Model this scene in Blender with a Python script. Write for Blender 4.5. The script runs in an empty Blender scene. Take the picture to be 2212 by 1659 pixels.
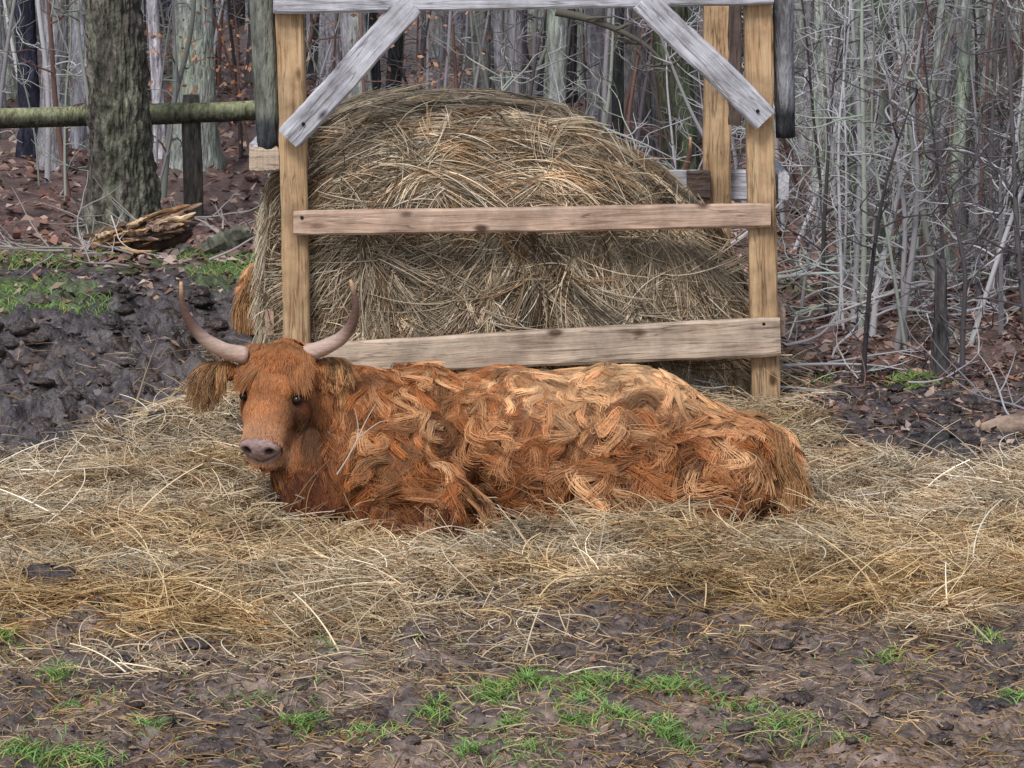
import bpy, math, random
import numpy as np
from mathutils import Vector, Matrix, kdtree
random.seed(7); rng=np.random.default_rng(7)
sc=bpy.context.scene
CAMZ=3.0; FPX=7000.0; TILT=math.atan(1190/7000)
def W(px,py,Y):
    a=(px-1106)/FPX; b=(829.5-py)/FPX
    d=Vector((a, math.cos(TILT)+b*math.sin(TILT), -math.sin(TILT)+b*math.cos(TILT)))
    t=Y/d.y
    return Vector((d.x*t, Y, CAMZ+d.z*t))
def G(px,py):
    a=(px-1106)/FPX; b=(829.5-py)/FPX
    d=Vector((a, math.cos(TILT)+b*math.sin(TILT), -math.sin(TILT)+b*math.cos(TILT)))
    t=-CAMZ/d.z
    return (d.x*t, d.y*t)
# ---------------- noise
_T=rng.random((256,256))
def vn(x,y,s=0):
    x=np.asarray(x,float)+s*17.31; y=np.asarray(y,float)+s*9.17
    xi=np.floor(x).astype(int); yi=np.floor(y).astype(int)
    fx=x-xi; fy=y-yi; fx=fx*fx*(3-2*fx); fy=fy*fy*(3-2*fy)
    a=_T[xi&255,yi&255]; b=_T[(xi+1)&255,yi&255]; c=_T[xi&255,(yi+1)&255]; d=_T[(xi+1)&255,(yi+1)&255]
    return (a*(1-fx)+b*fx)*(1-fy)+(c*(1-fx)+d*fx)*fy
def fbm(x,y,s=0,o=4):
    r=0;amp=.5;f=1
    for i in range(o):
        r=r+amp*vn(np.asarray(x)*f,np.asarray(y)*f,s+i*3); amp*=.5; f*=2.03
    return r/(1-.5**o)
def sst(a,b,x):
    t=np.clip((x-a)/(b-a),0,1); return t*t*(3-2*t)
# ---------------- materials
def new_mat(name):
    m=bpy.data.materials.new(name); m.use_nodes=True
    nt=m.node_tree; b=nt.nodes['Principled BSDF']
    return m,nt,b
def attr_mat(name,rough=.7,spec=.3,nscale=None,namt=.3,bump=0,bscale=40,coord='Object',stretch=(1,1,1),dist=.02):
    m,nt,b=new_mat(name); N=nt.nodes; L=nt.links
    at=N.new('ShaderNodeAttribute'); at.attribute_name='col'
    col=at.outputs['Color']
    b.inputs['Roughness'].default_value=rough; b.inputs['Specular IOR Level'].default_value=spec
    if nscale or bump:
        tc=N.new('ShaderNodeTexCoord'); mp=N.new('ShaderNodeMapping'); mp.inputs['Scale'].default_value=stretch
        L.new(tc.outputs[coord],mp.inputs['Vector'])
    if nscale:
        nz=N.new('ShaderNodeTexNoise'); nz.inputs['Scale'].default_value=nscale; nz.inputs['Detail'].default_value=8; nz.inputs['Roughness'].default_value=.72
        L.new(mp.outputs[0],nz.inputs['Vector'])
        mr=N.new('ShaderNodeMapRange'); mr.inputs['From Min'].default_value=.32; mr.inputs['From Max'].default_value=.68
        mr.inputs['To Min'].default_value=1-namt; mr.inputs['To Max'].default_value=1+namt
        L.new(nz.outputs['Fac'],mr.inputs['Value'])
        vm=N.new('ShaderNodeVectorMath'); vm.operation='SCALE'
        L.new(col,vm.inputs[0]); L.new(mr.outputs[0],vm.inputs['Scale']); col=vm.outputs[0]
    if bump:
        n2=N.new('ShaderNodeTexNoise'); n2.inputs['Scale'].default_value=bscale; n2.inputs['Detail'].default_value=6
        L.new(mp.outputs[0],n2.inputs['Vector'])
        bp=N.new('ShaderNodeBump'); bp.inputs['Strength'].default_value=bump; bp.inputs['Distance'].default_value=dist
        L.new(n2.outputs['Fac'],bp.inputs['Height']); L.new(bp.outputs[0],b.inputs['Normal'])
    L.new(col,b.inputs['Base Color'])
    return m
def wood_mat(name,c1,c2,c3,knots=True,rough=.75):
    m,nt,b=new_mat(name); N=nt.nodes; L=nt.links
    tc=N.new('ShaderNodeTexCoord'); mp=N.new('ShaderNodeMapping'); mp.inputs['Scale'].default_value=(1.6,26,26)
    oi=N.new('ShaderNodeObjectInfo'); ad=N.new('ShaderNodeVectorMath'); ad.operation='ADD'
    L.new(tc.outputs['Object'],mp.inputs['Vector']); L.new(mp.outputs[0],ad.inputs[0])
    ml=N.new('ShaderNodeMath'); ml.operation='MULTIPLY'; ml.inputs[1].default_value=37
    L.new(oi.outputs['Random'],ml.inputs[0]); L.new(ml.outputs[0],ad.inputs[1])
    nz=N.new('ShaderNodeTexNoise'); nz.inputs['Scale'].default_value=1.5; nz.inputs['Detail'].default_value=9; nz.inputs['Roughness'].default_value=.7
    nz.inputs['Distortion'].default_value=.8
    L.new(ad.outputs[0],nz.inputs['Vector'])
    cr=N.new('ShaderNodeValToRGB'); e=cr.color_ramp.elements
    e[0].position=.34; e[0].color=(*c3,1); e[1].position=.64; e[1].color=(*c2,1)
    x=e.new(.46); x.color=(*c1,1)
    L.new(nz.outputs['Fac'],cr.inputs['Fac']); col=cr.outputs['Color']
    n3=N.new('ShaderNodeTexNoise'); n3.inputs['Scale'].default_value=4; n3.inputs['Detail'].default_value=8; n3.inputs['Roughness'].default_value=.65
    L.new(tc.outputs['Object'],n3.inputs['Vector'])
    mr=N.new('ShaderNodeMapRange'); mr.inputs['From Min'].default_value=.33; mr.inputs['From Max'].default_value=.62; mr.inputs['To Min'].default_value=.55; mr.inputs['To Max'].default_value=1.15
    L.new(n3.outputs['Fac'],mr.inputs['Value'])
    vm=N.new('ShaderNodeVectorMath'); vm.operation='SCALE'; L.new(col,vm.inputs[0]); L.new(mr.outputs[0],vm.inputs['Scale']); col=vm.outputs[0]
    m4=N.new('ShaderNodeMapping'); m4.inputs['Scale'].default_value=(.9,16,16); L.new(tc.outputs['Object'],m4.inputs['Vector'])
    a4=N.new('ShaderNodeVectorMath'); a4.operation='ADD'; L.new(m4.outputs[0],a4.inputs[0]); L.new(ml.outputs[0],a4.inputs[1])
    n4=N.new('ShaderNodeTexNoise'); n4.inputs['Scale'].default_value=1; n4.inputs['Detail'].default_value=3; L.new(a4.outputs[0],n4.inputs['Vector'])
    sb=N.new('ShaderNodeMath'); sb.operation='SUBTRACT'; sb.inputs[1].default_value=.5; L.new(n4.outputs['Fac'],sb.inputs[0])
    ab=N.new('ShaderNodeMath'); ab.operation='ABSOLUTE'; L.new(sb.outputs[0],ab.inputs[0])
    ck=N.new('ShaderNodeMapRange'); ck.inputs['From Min'].default_value=.002; ck.inputs['From Max'].default_value=.014; ck.inputs['To Min'].default_value=.5; ck.inputs['To Max'].default_value=1
    L.new(ab.outputs[0],ck.inputs['Value'])
    v2=N.new('ShaderNodeVectorMath'); v2.operation='SCALE'; L.new(col,v2.inputs[0]); L.new(ck.outputs[0],v2.inputs['Scale']); col=v2.outputs[0]
    if knots:
        m2=N.new('ShaderNodeMapping'); m2.inputs['Scale'].default_value=(3.2,6,6); L.new(tc.outputs['Object'],m2.inputs['Vector'])
        a2=N.new('ShaderNodeVectorMath'); a2.operation='ADD'; L.new(m2.outputs[0],a2.inputs[0]); L.new(ml.outputs[0],a2.inputs[1])
        vo=N.new('ShaderNodeTexVoronoi'); vo.inputs['Scale'].default_value=1.0; L.new(a2.outputs[0],vo.inputs['Vector'])
        k=N.new('ShaderNodeMapRange'); k.inputs['From Min'].default_value=.08; k.inputs['From Max'].default_value=.17
        L.new(vo.outputs['Distance'],k.inputs['Value'])
        mx=N.new('ShaderNodeMix'); mx.data_type='RGBA'; mx.inputs['A'].default_value=(c3[0]*.35,c3[1]*.3,c3[2]*.3,1)
        L.new(k.outputs[0],mx.inputs['Factor']); L.new(col,mx.inputs['B']); col=mx.outputs['Result']
    L.new(col,b.inputs['Base Color']); b.inputs['Roughness'].default_value=rough; b.inputs['Specular IOR Level'].default_value=.25
    bp=N.new('ShaderNodeBump'); bp.inputs['Strength'].default_value=.6; bp.inputs['Distance'].default_value=.012
    L.new(nz.outputs['Fac'],bp.inputs['Height']); L.new(bp.outputs[0],b.inputs['Normal'])
    return m
M_fur=attr_mat('fur',.5,.3); M_hide=attr_mat('hide',.6,.3,30,.25,.4,60)
M_hay=attr_mat('hay',.65,.25); M_bale=attr_mat('bale_core',.9,.1,25,.5,.8,30)
M_twig=attr_mat('twig',.85,.15); M_grass=attr_mat('grass',.6,.3); M_leaf=attr_mat('leaf',.7,.25)
M_bark=attr_mat('bark',.9,.15,9,.75,1.0,12,'Object',(2.4,2.4,.55),.05)
M_oak=attr_mat('oak_bark',.9,.15,11,.7,1.0,16,'Object',(1.6,1.6,.9),.05)
M_ground=attr_mat('ground',.38,.5,14,.6,1.0,24,dist=.035)
M_rot=attr_mat('rotten_wood',.9,.1,8,.5,.9,14)
M_horn=attr_mat('horn',.4,.4,20,.2,.2,30,'Object',(1,1,3))
# ---------------- mesh builders
def mk_mesh(name,v,f,mat,col=None,smooth=True,parent=None):
    me=bpy.data.meshes.new(name)
    me.from_pydata([tuple(p) for p in v] if not isinstance(v,np.ndarray) else v.tolist(),[],f if not isinstance(f,np.ndarray) else f.tolist())
    if col is not None:
        a=me.color_attributes.new('col','FLOAT_COLOR','POINT')
        c=np.ones((len(me.vertices),4)); c[:,:3]=col
        a.data.foreach_set('color',c.ravel())
    me.materials.append(mat)
    if smooth: me.polygons.foreach_set('use_smooth',[True]*len(me.polygons))
    me.update()
    ob=bpy.data.objects.new(name,me); sc.collection.objects.link(ob)
    if parent: ob.parent=parent
    return ob
def mk_hair(name,P,R,C,mat,parent=None):
    n,k,_=P.shape
    cu=bpy.data.hair_curves.new(name); cu.add_curves([k]*n)
    cu.attributes['position'].data.foreach_set('vector',P.astype(np.float32).ravel())
    ra=cu.attributes.get('radius') or cu.attributes.new('radius','FLOAT','POINT')
    ra.data.foreach_set('value',R.astype(np.float32).ravel())
    a=cu.attributes.new('col','FLOAT_COLOR','POINT')
    if C.ndim==2: C=np.repeat(C[:,None,:],k,1)
    c=np.ones((n*k,4),np.float32); c[:,:3]=C.reshape(-1,3)
    a.data.foreach_set('color',c.ravel())
    cu.materials.append(mat)
    ob=bpy.data.objects.new(name,cu); sc.collection.objects.link(ob)
    if parent: ob.parent=parent
    return ob
def empty(name,loc=(0,0,0)):
    e=bpy.data.objects.new(name,None); sc.collection.objects.link(e); e.location=loc; return e
def tube(pts,rad,sides=10,rough=0,seed=0,cap=True):
    pts=[Vector(p) for p in pts]; v=[];f=[]
    n=len(pts); prev=None
    for i,p in enumerate(pts):
        d=(pts[min(i+1,n-1)]-pts[max(i-1,0)]).normalized()
        if prev is None:
            a=d.cross(Vector((0.13,1,0.21))).normalized()
        else: a=(prev-d*prev.dot(d)).normalized()
        prev=a; b=d.cross(a)
        for j in range(sides):
            t=2*math.pi*j/sides
            r=rad[i]
            if rough: r*=1+rough*(float(vn(j*1.3+seed*3.1,p.length*2.2+i*.35,seed))-.5)*2
            v.append(p+(a*math.cos(t)+b*math.sin(t))*r)
    for i in range(n-1):
        for j in range(sides):
            k=(j+1)%sides
            f.append((i*sides+j,i*sides+k,(i+1)*sides+k,(i+1)*sides+j))
    if cap:
        f.append(tuple(range(sides))[::-1]); f.append(tuple((n-1)*sides+j for j in range(sides)))
    return v,f
# ---------------- terrain functions
def cowfoot(x,y):
    return np.exp(-(((x-.15)/1.22)**6)-((y-14.2)/.5)**6)
def haymask(x,y):
    n=fbm(x*1.6,y*1.6,2)-.5; n2=fbm(x*5,y*5,5)-.5
    lo=12.2+n*2.2+n2*1.6
    lo=lo-.65*np.exp(-((x+1.0)/.4)**2)
    hi=14.85+.45*sst(.5,1.8,x)+1.15*np.exp(-((x+1.5)/.6)**2)+n*.9+n2*.9
    m=sst(lo-.35,lo+.55,y)*(1-sst(hi-.25,hi+.35,y))
    around=(1-sst(1.35,1.75,np.abs(x+.05)+n2*.4))*sst(14.5,15.5,y)*(1-sst(18.4,19,y))
    return np.clip(np.maximum(m,around),0,1)
def gh(x,y):
    x=np.asarray(x,float); y=np.asarray(y,float)
    hm=haymask(x,y)
    near=1-sst(24,40,y)
    r1=np.abs(fbm(x*3.0,y*3.0,11,5)-.5)
    mud=r1*-.30+.04+(fbm(x*7,y*7,21,4)-.5)*.14
    left=(1-sst(-1.5,-.8,x))*sst(14.6,15.6,y)*(1-sst(21.0,22,y))
    mud=mud*(.8+1.1*left)-.03*left
    hay=(fbm(x*2.0,y*2.6,31,3)-.5)*.26+.02+(fbm(x*8,y*8,33,2)-.5)*.06
    heap=.16*np.exp(-((x+1.5)/.5)**2-((y-15.6)/.5)**2)
    cf=cowfoot(x,y)
    hay=hay*(1-.85*cf)
    z=(mud*(1-hm)+hay*hm)*near+heap
    z=z+(fbm(x*.25,y*.25,41,2)-.5)*.1*sst(16,24,y)
    return z
# ---------------- ground
xs=np.concatenate([np.linspace(-400,-12,12),np.linspace(-10,-3.3,40),np.linspace(-3.2,3.2,520),np.linspace(3.3,10,40),np.linspace(12,400,12)])
ys=np.concatenate([np.linspace(-300,7,14),np.linspace(7.4,9.4,12),np.linspace(9.5,17.5,620),np.linspace(17.53,26,260),np.linspace(26.2,60,120),np.linspace(64,500,24)])
X,Y=np.meshgrid(xs,ys); Z=gh(X,Y)
nx,ny=len(xs),len(ys)
V=np.stack([X.ravel(),Y.ravel(),Z.ravel()],1)
ii=np.arange(nx*ny).reshape(ny,nx)
F=np.stack([ii[:-1,:-1].ravel(),ii[:-1,1:].ravel(),ii[1:,1:].ravel(),ii[1:,:-1].ravel()],1)
hm=haymask(X,Y)
n1=fbm(X*2,Y*2,51)[...,None]; n2=fbm(X*7,Y*7,57)[...,None]; n4=fbm(X*22,Y*22,67,3)[...,None]
mudc=np.array([.142,.106,.092])*(.1+1.0*n2+.7*n4*n4*1.6)*(.5+1.0*n1)+np.array([.08,.05,.033])*np.clip((n1-.5)*4,0,1)
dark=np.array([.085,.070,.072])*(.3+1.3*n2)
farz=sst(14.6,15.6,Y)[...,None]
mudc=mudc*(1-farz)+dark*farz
leafc=np.array([.16,.098,.085])*(.35+1.3*n2)
lz=(sst(21.8,23.2,Y+(n1[...,0]-.5)*3)+sst(1.3,1.9,X)*sst(16.6,18.5,Y+(n1[...,0]-.5)*2))[...,None].clip(0,1)
grs=(sst(20.4,21.2,Y)*(1-sst(22.6,23.6,Y))*(1-sst(-1.0,-.5,X)))[...,None]*sst(.5,.58,n1)
col=mudc*(1-lz)+leafc*lz
col=col*(1-grs*.7)+np.array([.08,.12,.035])*grs*.7
hc=np.array([.20,.145,.09])*(.3+1.1*n2)
h=hm[...,None]
col=col*(1-h)+hc*h
mk_mesh('ground',V,F,M_ground,col.reshape(-1,3))
# ---------------- straw bedding
def straw(n,x0,x1,y0,y1,mask=True,Lr=(.06,.2),lift=.05,rad=.0019,base=(.66,.54,.37),thr=.25,tall=.03,curl=1.6):
    x=rng.uniform(x0,x1,n); y=rng.uniform(y0,y1,n)
    if mask:
        m=haymask(x,y)*(.2+1.4*fbm(x*3.5,y*3.5,71)); k=m>rng.uniform(thr*.3,thr*3.2,n)
        x=x[k];y=y[k]
    k=(cowfoot(x,y)<.4)|(rng.random(len(x))<.12); x=x[k];y=y[k]
    n=len(x)
    ang=fbm(x*2.2,y*2.2,75)*18+rng.normal(0,.75,n)
    L=rng.uniform(*Lr,n)*np.where(rng.random(n)<.12,1.8,1)
    pit=rng.normal(.05,.24,n); t_=rng.random(n)<tall; pit=np.where(t_,rng.uniform(.3,1.0,n),pit)
    bend=rng.normal(0,curl,n); K=5
    P=np.zeros((n,K,3)); hn=fbm(x*6,y*6,77); z0=gh(x,y)+rng.uniform(-.005,lift,n)*(.3+1.4*hn)
    px,py,pz=x.copy(),y.copy(),z0
    for i in range(K):
        P[:,i,0]=px;P[:,i,1]=py;P[:,i,2]=pz
        a=ang+bend*(i/K); pt=pit-.5*i/K*np.where(t_,1.3,.8)
        s=L/(K-1)
        px=px+np.cos(a)*np.cos(pt)*s; py=py+np.sin(a)*np.cos(pt)*s; pz=pz+np.sin(pt)*s
    for i in range(1,K):
        g=gh(P[:,i,0],P[:,i,1]); P[:,i,2]=np.maximum(P[:,i,2],g+.003)
    R=np.linspace(1,.6,K)[None,:]*rng.uniform(.5,1.5,n)[:,None]*rad
    w=fbm(x*1.3,y*2.2,81)[:,None]; w2=fbm(x*6,y*6,83)[:,None]
    v=rng.uniform(.4,1.2,n)[:,None]*(.25+1.5*w2)
    C=np.array(base)*v
    gold=sst(.45,.62,w)*.7+.35*sst(13.4,12.4,y)[:,None]; gold=np.clip(gold,0,1)
    C=C*(1-gold)+C*np.array([.88,.73,.50])*gold
    tint=rng.random(n)[:,None]
    C=C*np.where(tint<.14,np.array([1.25,1.3,1.4]),np.where(tint>.75,np.array([.55,.43,.35]),np.array([1,1,1])))
    return P,R,C
A=[straw(150000,-3.0,3.0,11.3,16.7),straw(9000,-1.8,1.8,15.8,18.8,thr=.1),
   straw(11000,-3.0,3.0,10,12.7,mask=False,Lr=(.03,.13),lift=.02,base=(.5,.39,.27),tall=.02),
   straw(2500,-3.3,3.3,14.8,19,mask=False,Lr=(.04,.2),lift=.02,base=(.4,.3,.2)),
   straw(900,-2.6,.2,11.2,12.6,mask=False,Lr=(.12,.3),lift=.04,rad=.0024,base=(.7,.6,.44),tall=.1),
   straw(1700,-3.0,3.0,11.8,15.3,Lr=(.2,.42),lift=.06,rad=.0026,base=(.84,.75,.6),tall=.05,curl=1.2)]
mk_hair('straw_bedding',*[np.concatenate([a[i] for a in A]) for i in range(3)],M_hay)
# ---------------- leaf litter
def leaves(n,xf,yf,size,palette,lift=.012):
    x=xf(n);y=yf(n); z=gh(x,y)+rng.uniform(0,lift,n)
    s=size*rng.uniform(.25,1.4,n); a=rng.uniform(0,6.28,n)
    d=np.stack([np.cos(a),np.sin(a),rng.normal(0,.35,n)],1); w=np.stack([-np.sin(a),np.cos(a),rng.normal(0,.45,n)],1)
    c=np.stack([x,y,z],1); up=np.array([0,0,1.])
    v=np.stack([c-d*s[:,None],c+w*s[:,None]*.5+up*s[:,None]*rng.uniform(0,.4,n)[:,None],c+d*s[:,None],c-w*s[:,None]*.5+up*s[:,None]*rng.uniform(0,.4,n)[:,None]],1)
    pal=np.array(palette)[rng.integers(0,len(palette),n)]*rng.uniform(.6,1.3,n)[:,None]
    return v.reshape(-1,3),np.repeat(pal,4,0)
br=[(.2,.14,.115),(.12,.085,.075),(.25,.18,.15),(.26,.16,.11),(.17,.14,.14),(.3,.2,.12)]
rd=[(.3,.15,.11),(.22,.115,.095),(.38,.26,.2),(.16,.1,.09),(.26,.2,.18),(.45,.33,.28)]
U=lambda a,b:(lambda n:rng.uniform(a,b,n))
LV=[leaves(7500,U(-2.6,2.6),U(9.6,12.8),.015,br),
    leaves(2600,U(1.4,3.4),U(15.4,18.5),.026,rd),
    leaves(14000,U(-6,7),lambda n:22.3+rng.random(n)**1.5*22,.055,rd,.03),
    leaves(5000,U(1.5,5),U(17.5,23),.04,rd,.03),
    leaves(900,U(-3.6,-1.3),U(20.5,24),.04,rd),
    leaves(700,U(-3.3,-1.3),U(16,22),.03,br)]
v=np.concatenate([a[0] for a in LV]); c=np.concatenate([a[1] for a in LV])
f=np.arange(len(v)).reshape(-1,4)
mk_mesh('leaf_litter',v,f,M_leaf,c,smooth=False)
# mud clods
cv=[];cf=[];cc=[]
def clod(x,y,r,colr):
    sd=random.randint(0,999); z=float(gh(x,y)); o=len(cv); a,b=9,7
    for i in range(b+1):
        th=math.pi*i/b
        for j in range(a):
            ph=2*math.pi*j/a
            rr=r*(.5+1.0*float(vn(i*.9+sd,j*1.1,sd%40)))
            cv.append((x+rr*math.sin(th)*math.cos(ph)*1.3,y+rr*math.sin(th)*math.sin(ph),z+rr*.05+rr*.55*math.cos(th))); cc.append(colr)
    for i in range(b):
        for j in range(a):
            k=(j+1)%a; cf.append((o+i*a+j,o+(i+1)*a+j,o+(i+1)*a+k,o+i*a+k))
for i in range(1900):
    q=random.random()
    if q<.38: x=random.uniform(-2.5,2.5); y=random.uniform(9.7,12.6); e=1
    elif q<.82: x=random.uniform(-3.6,-1.3); y=random.uniform(15.0,21); e=0
    else: x=random.uniform(1.3,3.4); y=random.uniform(15.0,18); e=0
    s=random.uniform(.35,1.2)*(1 if e else .62)
    clod(x,y,.008+.036*random.random()**2.8*(1 if e else 1.8),(.125*s,.09*s,.078*s))
x,y=G(110,1275); clod(x,y,.11,(.06,.045,.045)); clod(x+.07,y+.02,.08,(.05,.035,.03))
x,y=G(2120,1540); clod(x,y,.06,(.05,.04,.038)); clod(x+.1,y,.06,(.05,.04,.038))
x,y=G(2050,965); clod(x,y,.12,(.04,.035,.033)); clod(x-.12,y,.09,(.04,.035,.033))
mk_mesh('mud_clods',cv,cf,M_ground,np.array(cc),smooth=True)
# ---------------- grass
gP=[]
spots=[(1070,1515,.13,1),(1290,1495,.22,1.1),(1450,1505,.18,.9),(1150,1502,.12,.7),(650,1572,.12,.7),(1040,1635,.14,.9),(1450,1600,.12,.8),(1700,1585,.16,.7),(70,1650,.2,1.2),(130,1467,.1,.5),(190,1655,.12,.6),(940,1562,.1,.6),(1340,1572,.15,.7),(1920,1442,.12,.3),(1970,835,.22,2.2),(2190,1535,.08,.5),(1240,1562,.1,.5),(10,1400,.1,.4),(1590,1530,.2,.3),(160,1535,.2,.25),(560,1510,.2,.2),(1130,1640,.2,.5),(800,1610,.2,.3),(700,1410,.1,.2),(1740,640,.3,1.3),(1780,825,.12,.7),(1600,1590,.15,.4),(1250,1530,.1,.3),(1100,1575,.08,.3),(2140,1400,.1,.2),(330,1600,.1,.2),(1830,1610,.1,.2)]
for (px,py,s,d) in spots:
    gx,gy=G(px,py); n=int(190*d)
    for i in range(n):
        k=random.choice((.2,.45)); gP.append((gx+random.gauss(0,s*k),gy+random.gauss(0,s*k*1.3),random.uniform(.02,.065)))
for i in range(9000):
    x=random.uniform(-4.2,-1.5); y=random.uniform(20.0,23.3)
    if float(fbm(x*1.6,y*1.6,91))>.55: gP.append((x,y,random.uniform(.03,.08)))
for i in range(700):
    gP.append((random.uniform(-2.4,2.4),random.uniform(9.7,11.9),random.uniform(.015,.04)))
g=np.array(gP); n=len(g); a=rng.uniform(0,6.28,n); K=4
P=np.zeros((n,K,3)); z=gh(g[:,0],g[:,1])
for i in range(K):
    t=i/(K-1); o=g[:,2]*.9*t*t
    P[:,i,0]=g[:,0]+np.cos(a)*o; P[:,i,1]=g[:,1]+np.sin(a)*o; P[:,i,2]=z-.005+g[:,2]*(t-.25*t*t)
C=np.array([.19,.33,.09])*rng.uniform(.5,1.35,n)[:,None]*np.where(rng.random(n)[:,None]<.2,np.array([1.6,1.1,1]),1)
mk_hair('grass_tufts',P,np.repeat(np.array([[1,.9,.7,.2]]),n,0)*.0028,C,M_grass)
# ---------------- HAY FEEDER
M_pine=wood_mat('pine_post',(.47,.30,.165),(.59,.42,.25),(.29,.165,.085))
M_pink=wood_mat('pine_rail',(.50,.34,.25),(.62,.46,.36),(.28,.17,.12))
M_tan=wood_mat('pine_board',(.49,.37,.28),(.60,.48,.37),(.31,.21,.15))
M_grey=wood_mat('weathered_board',(.45,.44,.47),(.64,.63,.69),(.19,.165,.165))
M_dark=wood_mat('dark_board',(.10,.07,.06),(.16,.11,.09),(.05,.035,.03),False)
feeder=empty('hay_feeder')
def board(name,p0,p1,h,d,mat,parent,warp=.006,seed=0,taper=1.0,roll=None):
    p0=Vector(p0);p1=Vector(p1); L=(p1-p0).length; xd=(p1-p0).normalized()
    yd=Vector((0,1,0)) if roll is None else Vector(roll); yd=(yd-xd*yd.dot(xd)).normalized(); zd=xd.cross(yd)
    n=24; c=.012*min(1,h/.1)
    hh,dd=h/2,d/2
    prof=[(-dd+c,-hh),(dd-c,-hh),(dd,-hh+c),(dd,hh-c),(dd-c,hh),(-dd+c,hh),(-dd,hh-c),(-dd,-hh+c)]
    v=[];f=[]
    for i in range(n+1):
        u=i/n; e=1.0
        if i in(0,n): e=.93
        tp=1+(taper-1)*u
        ox=(float(vn(u*3,seed*2.7,3))-.5)*2*warp; oz=(float(vn(u*3,seed*1.7,7))-.5)*2*warp
        for k,(y_,z_) in enumerate(prof):
            w=(float(vn(u*22,k*1.7+seed,9))-.5)*.009
            v.append((L*u+(w*1.5 if i in (0,n) else 0), y_*e+ox+w*.5, z_*e*tp+oz+w))
    m=len(prof)
    for i in range(n):
        for k in range(m):
            q=(k+1)%m; f.append((i*m+k,i*m+q,(i+1)*m+q,(i+1)*m+k))
    f.append(tuple(range(m))[::-1]); f.append(tuple(n*m+k for k in range(m)))
    ob=mk_mesh(name,v,f,mat,None,smooth=False,parent=parent)
    R=Matrix((xd,yd,zd)).transposed().to_4x4(); R.translation=p0; ob.matrix_world=R
    return ob
YF=16.87
a,b=W(626,0,YF),W(642,760,YF); b=a+(b-a)*((a.z+.1)/(a.z-b.z)); board('post_front_left',a+(a-b)*.02,b,.14,.14,M_pine,feeder,seed=1)
a,b=W(1637,-25,YF),W(1652,850,YF); b=a+(b-a)*((a.z+.1)/(a.z-b.z)); board('post_front_right',a,b,.145,.14,M_pine,feeder,seed=2)
board('top_beam',W(592,-8,16.83),W(1668,-25,16.83),.17,.2,M_grey,feeder,seed=3)
p,q=W(893,8,16.73),W(622,300,16.73); board('brace_left',p,q,.142,.045,M_grey,feeder,seed=4)
p,q=W(1388,-2,16.73),W(1655,258,16.73); board('brace_right',p,q,.142,.045,M_grey,feeder,seed=5)
board('middle_rail',W(634,482,16.765),W(1664,464,16.765),.13,.05,M_pink,feeder,seed=6)
board('bottom_board',W(640,778,16.76),W(1685,727,16.76),.165,.055,M_tan,feeder,seed=7,taper=1.28)
a=W(1550,-20,19.1); board('post_back_right',a,(a.x+.01,19.1,-.1),.16,.14,M_pine,feeder,seed=8)
board('post_back_left',(-1.3,19.1,a.z),(-1.3,19.1,-.1),.16,.14,M_pine,feeder,seed=9)
a=W(1590,-20,18.2); b=W(1588,270,18.2); board('side_post_right',a,b,.07,.07,M_dark,feeder,seed=10)
board('back_rail',(-1.45,19.22,W(1550,402,19.2).z),(W(1690,400,19.2).x,19.22,W(1550,402,19.2).z),.18,.045,M_grey,feeder,seed=11)
board('back_beam',(-1.45,19.05,2.33),(1.4,19.05,2.33),.16,.1,M_grey,feeder,seed=12)
z=W(1500,402,18.9).z; x=W(1500,402,18.9).x
board('dark_plank',(x-.04,18.98,z),(x+.1,18.98,z),.17,.05,M_dark,feeder,seed=13)
for nm,xx in (('side_rail_left',-1.34),('side_rail_right',1.42)):
    board(nm,(xx,16.85,W(0,335,16.9).z if xx<0 else W(0,400,16.9).z),(xx,19.1,1.3 if xx<0 else 1.15),.15,.06,M_grey,feeder,seed=14,roll=(1,0,0))
    board(nm+'_lower',(xx*(.96 if xx<0 else 1),16.96,.45),(xx*(.96 if xx<0 else 1),19.1,.5),.15,.05,M_pink,feeder,seed=15,roll=(1,0,0))
def poleobj(name,pts,rad,parent,c0,cend=None,rough=.06,sides=16,mat=None,seed=0):
    v,f=tube(pts,rad,sides,rough,seed); n=len(pts)
    cols=np.zeros((n*sides,3))
    for i in range(n):
        for j in range(sides):
            k=.75+.5*float(vn(i*.7,j*.6,seed+5)); cols[i*sides+j]=np.array(c0 if (cend is None or i<n-3) else cend)*k
    return mk_mesh(name,v,f,mat or M_bark,cols,parent=parent)
def lin(p,q,n): p=Vector(p);q=Vector(q); return [p.lerp(q,i/(n-1)) for i in range(n)]
poleobj('hung_pole_left',lin(W(563,-30,16.9),W(583,322,16.88),14),[.066]*14,feeder,(.18,.185,.155),(.05,.055,.06),seed=1)
poleobj('hung_pole_right',lin(W(1690,-30,16.9),W(1697,296,16.95),14),[.052]*14,feeder,(.27,.27,.29),(.05,.052,.06),seed=2)
board('wood_block_left',W(540,343,16.86),W(604,343,16.86),.13,.1,M_tan,feeder,seed=16)
board('wood_block_right',W(1670,402,17.0),W(1698,402,17.0),.13,.1,M_grey,feeder,seed=17)
for (px,py) in [(1637,240),(652,470),(1650,700),(655,268)]:
    w=W(px,py,16.70 if py<300 else 16.735); v,f=tube([w+Vector((0,.03,0)),w],[.011,.009],10); mk_mesh('bolt',v,f,M_bark,np.tile([.02,.02,.02],(len(v),1)),parent=feeder)
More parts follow.
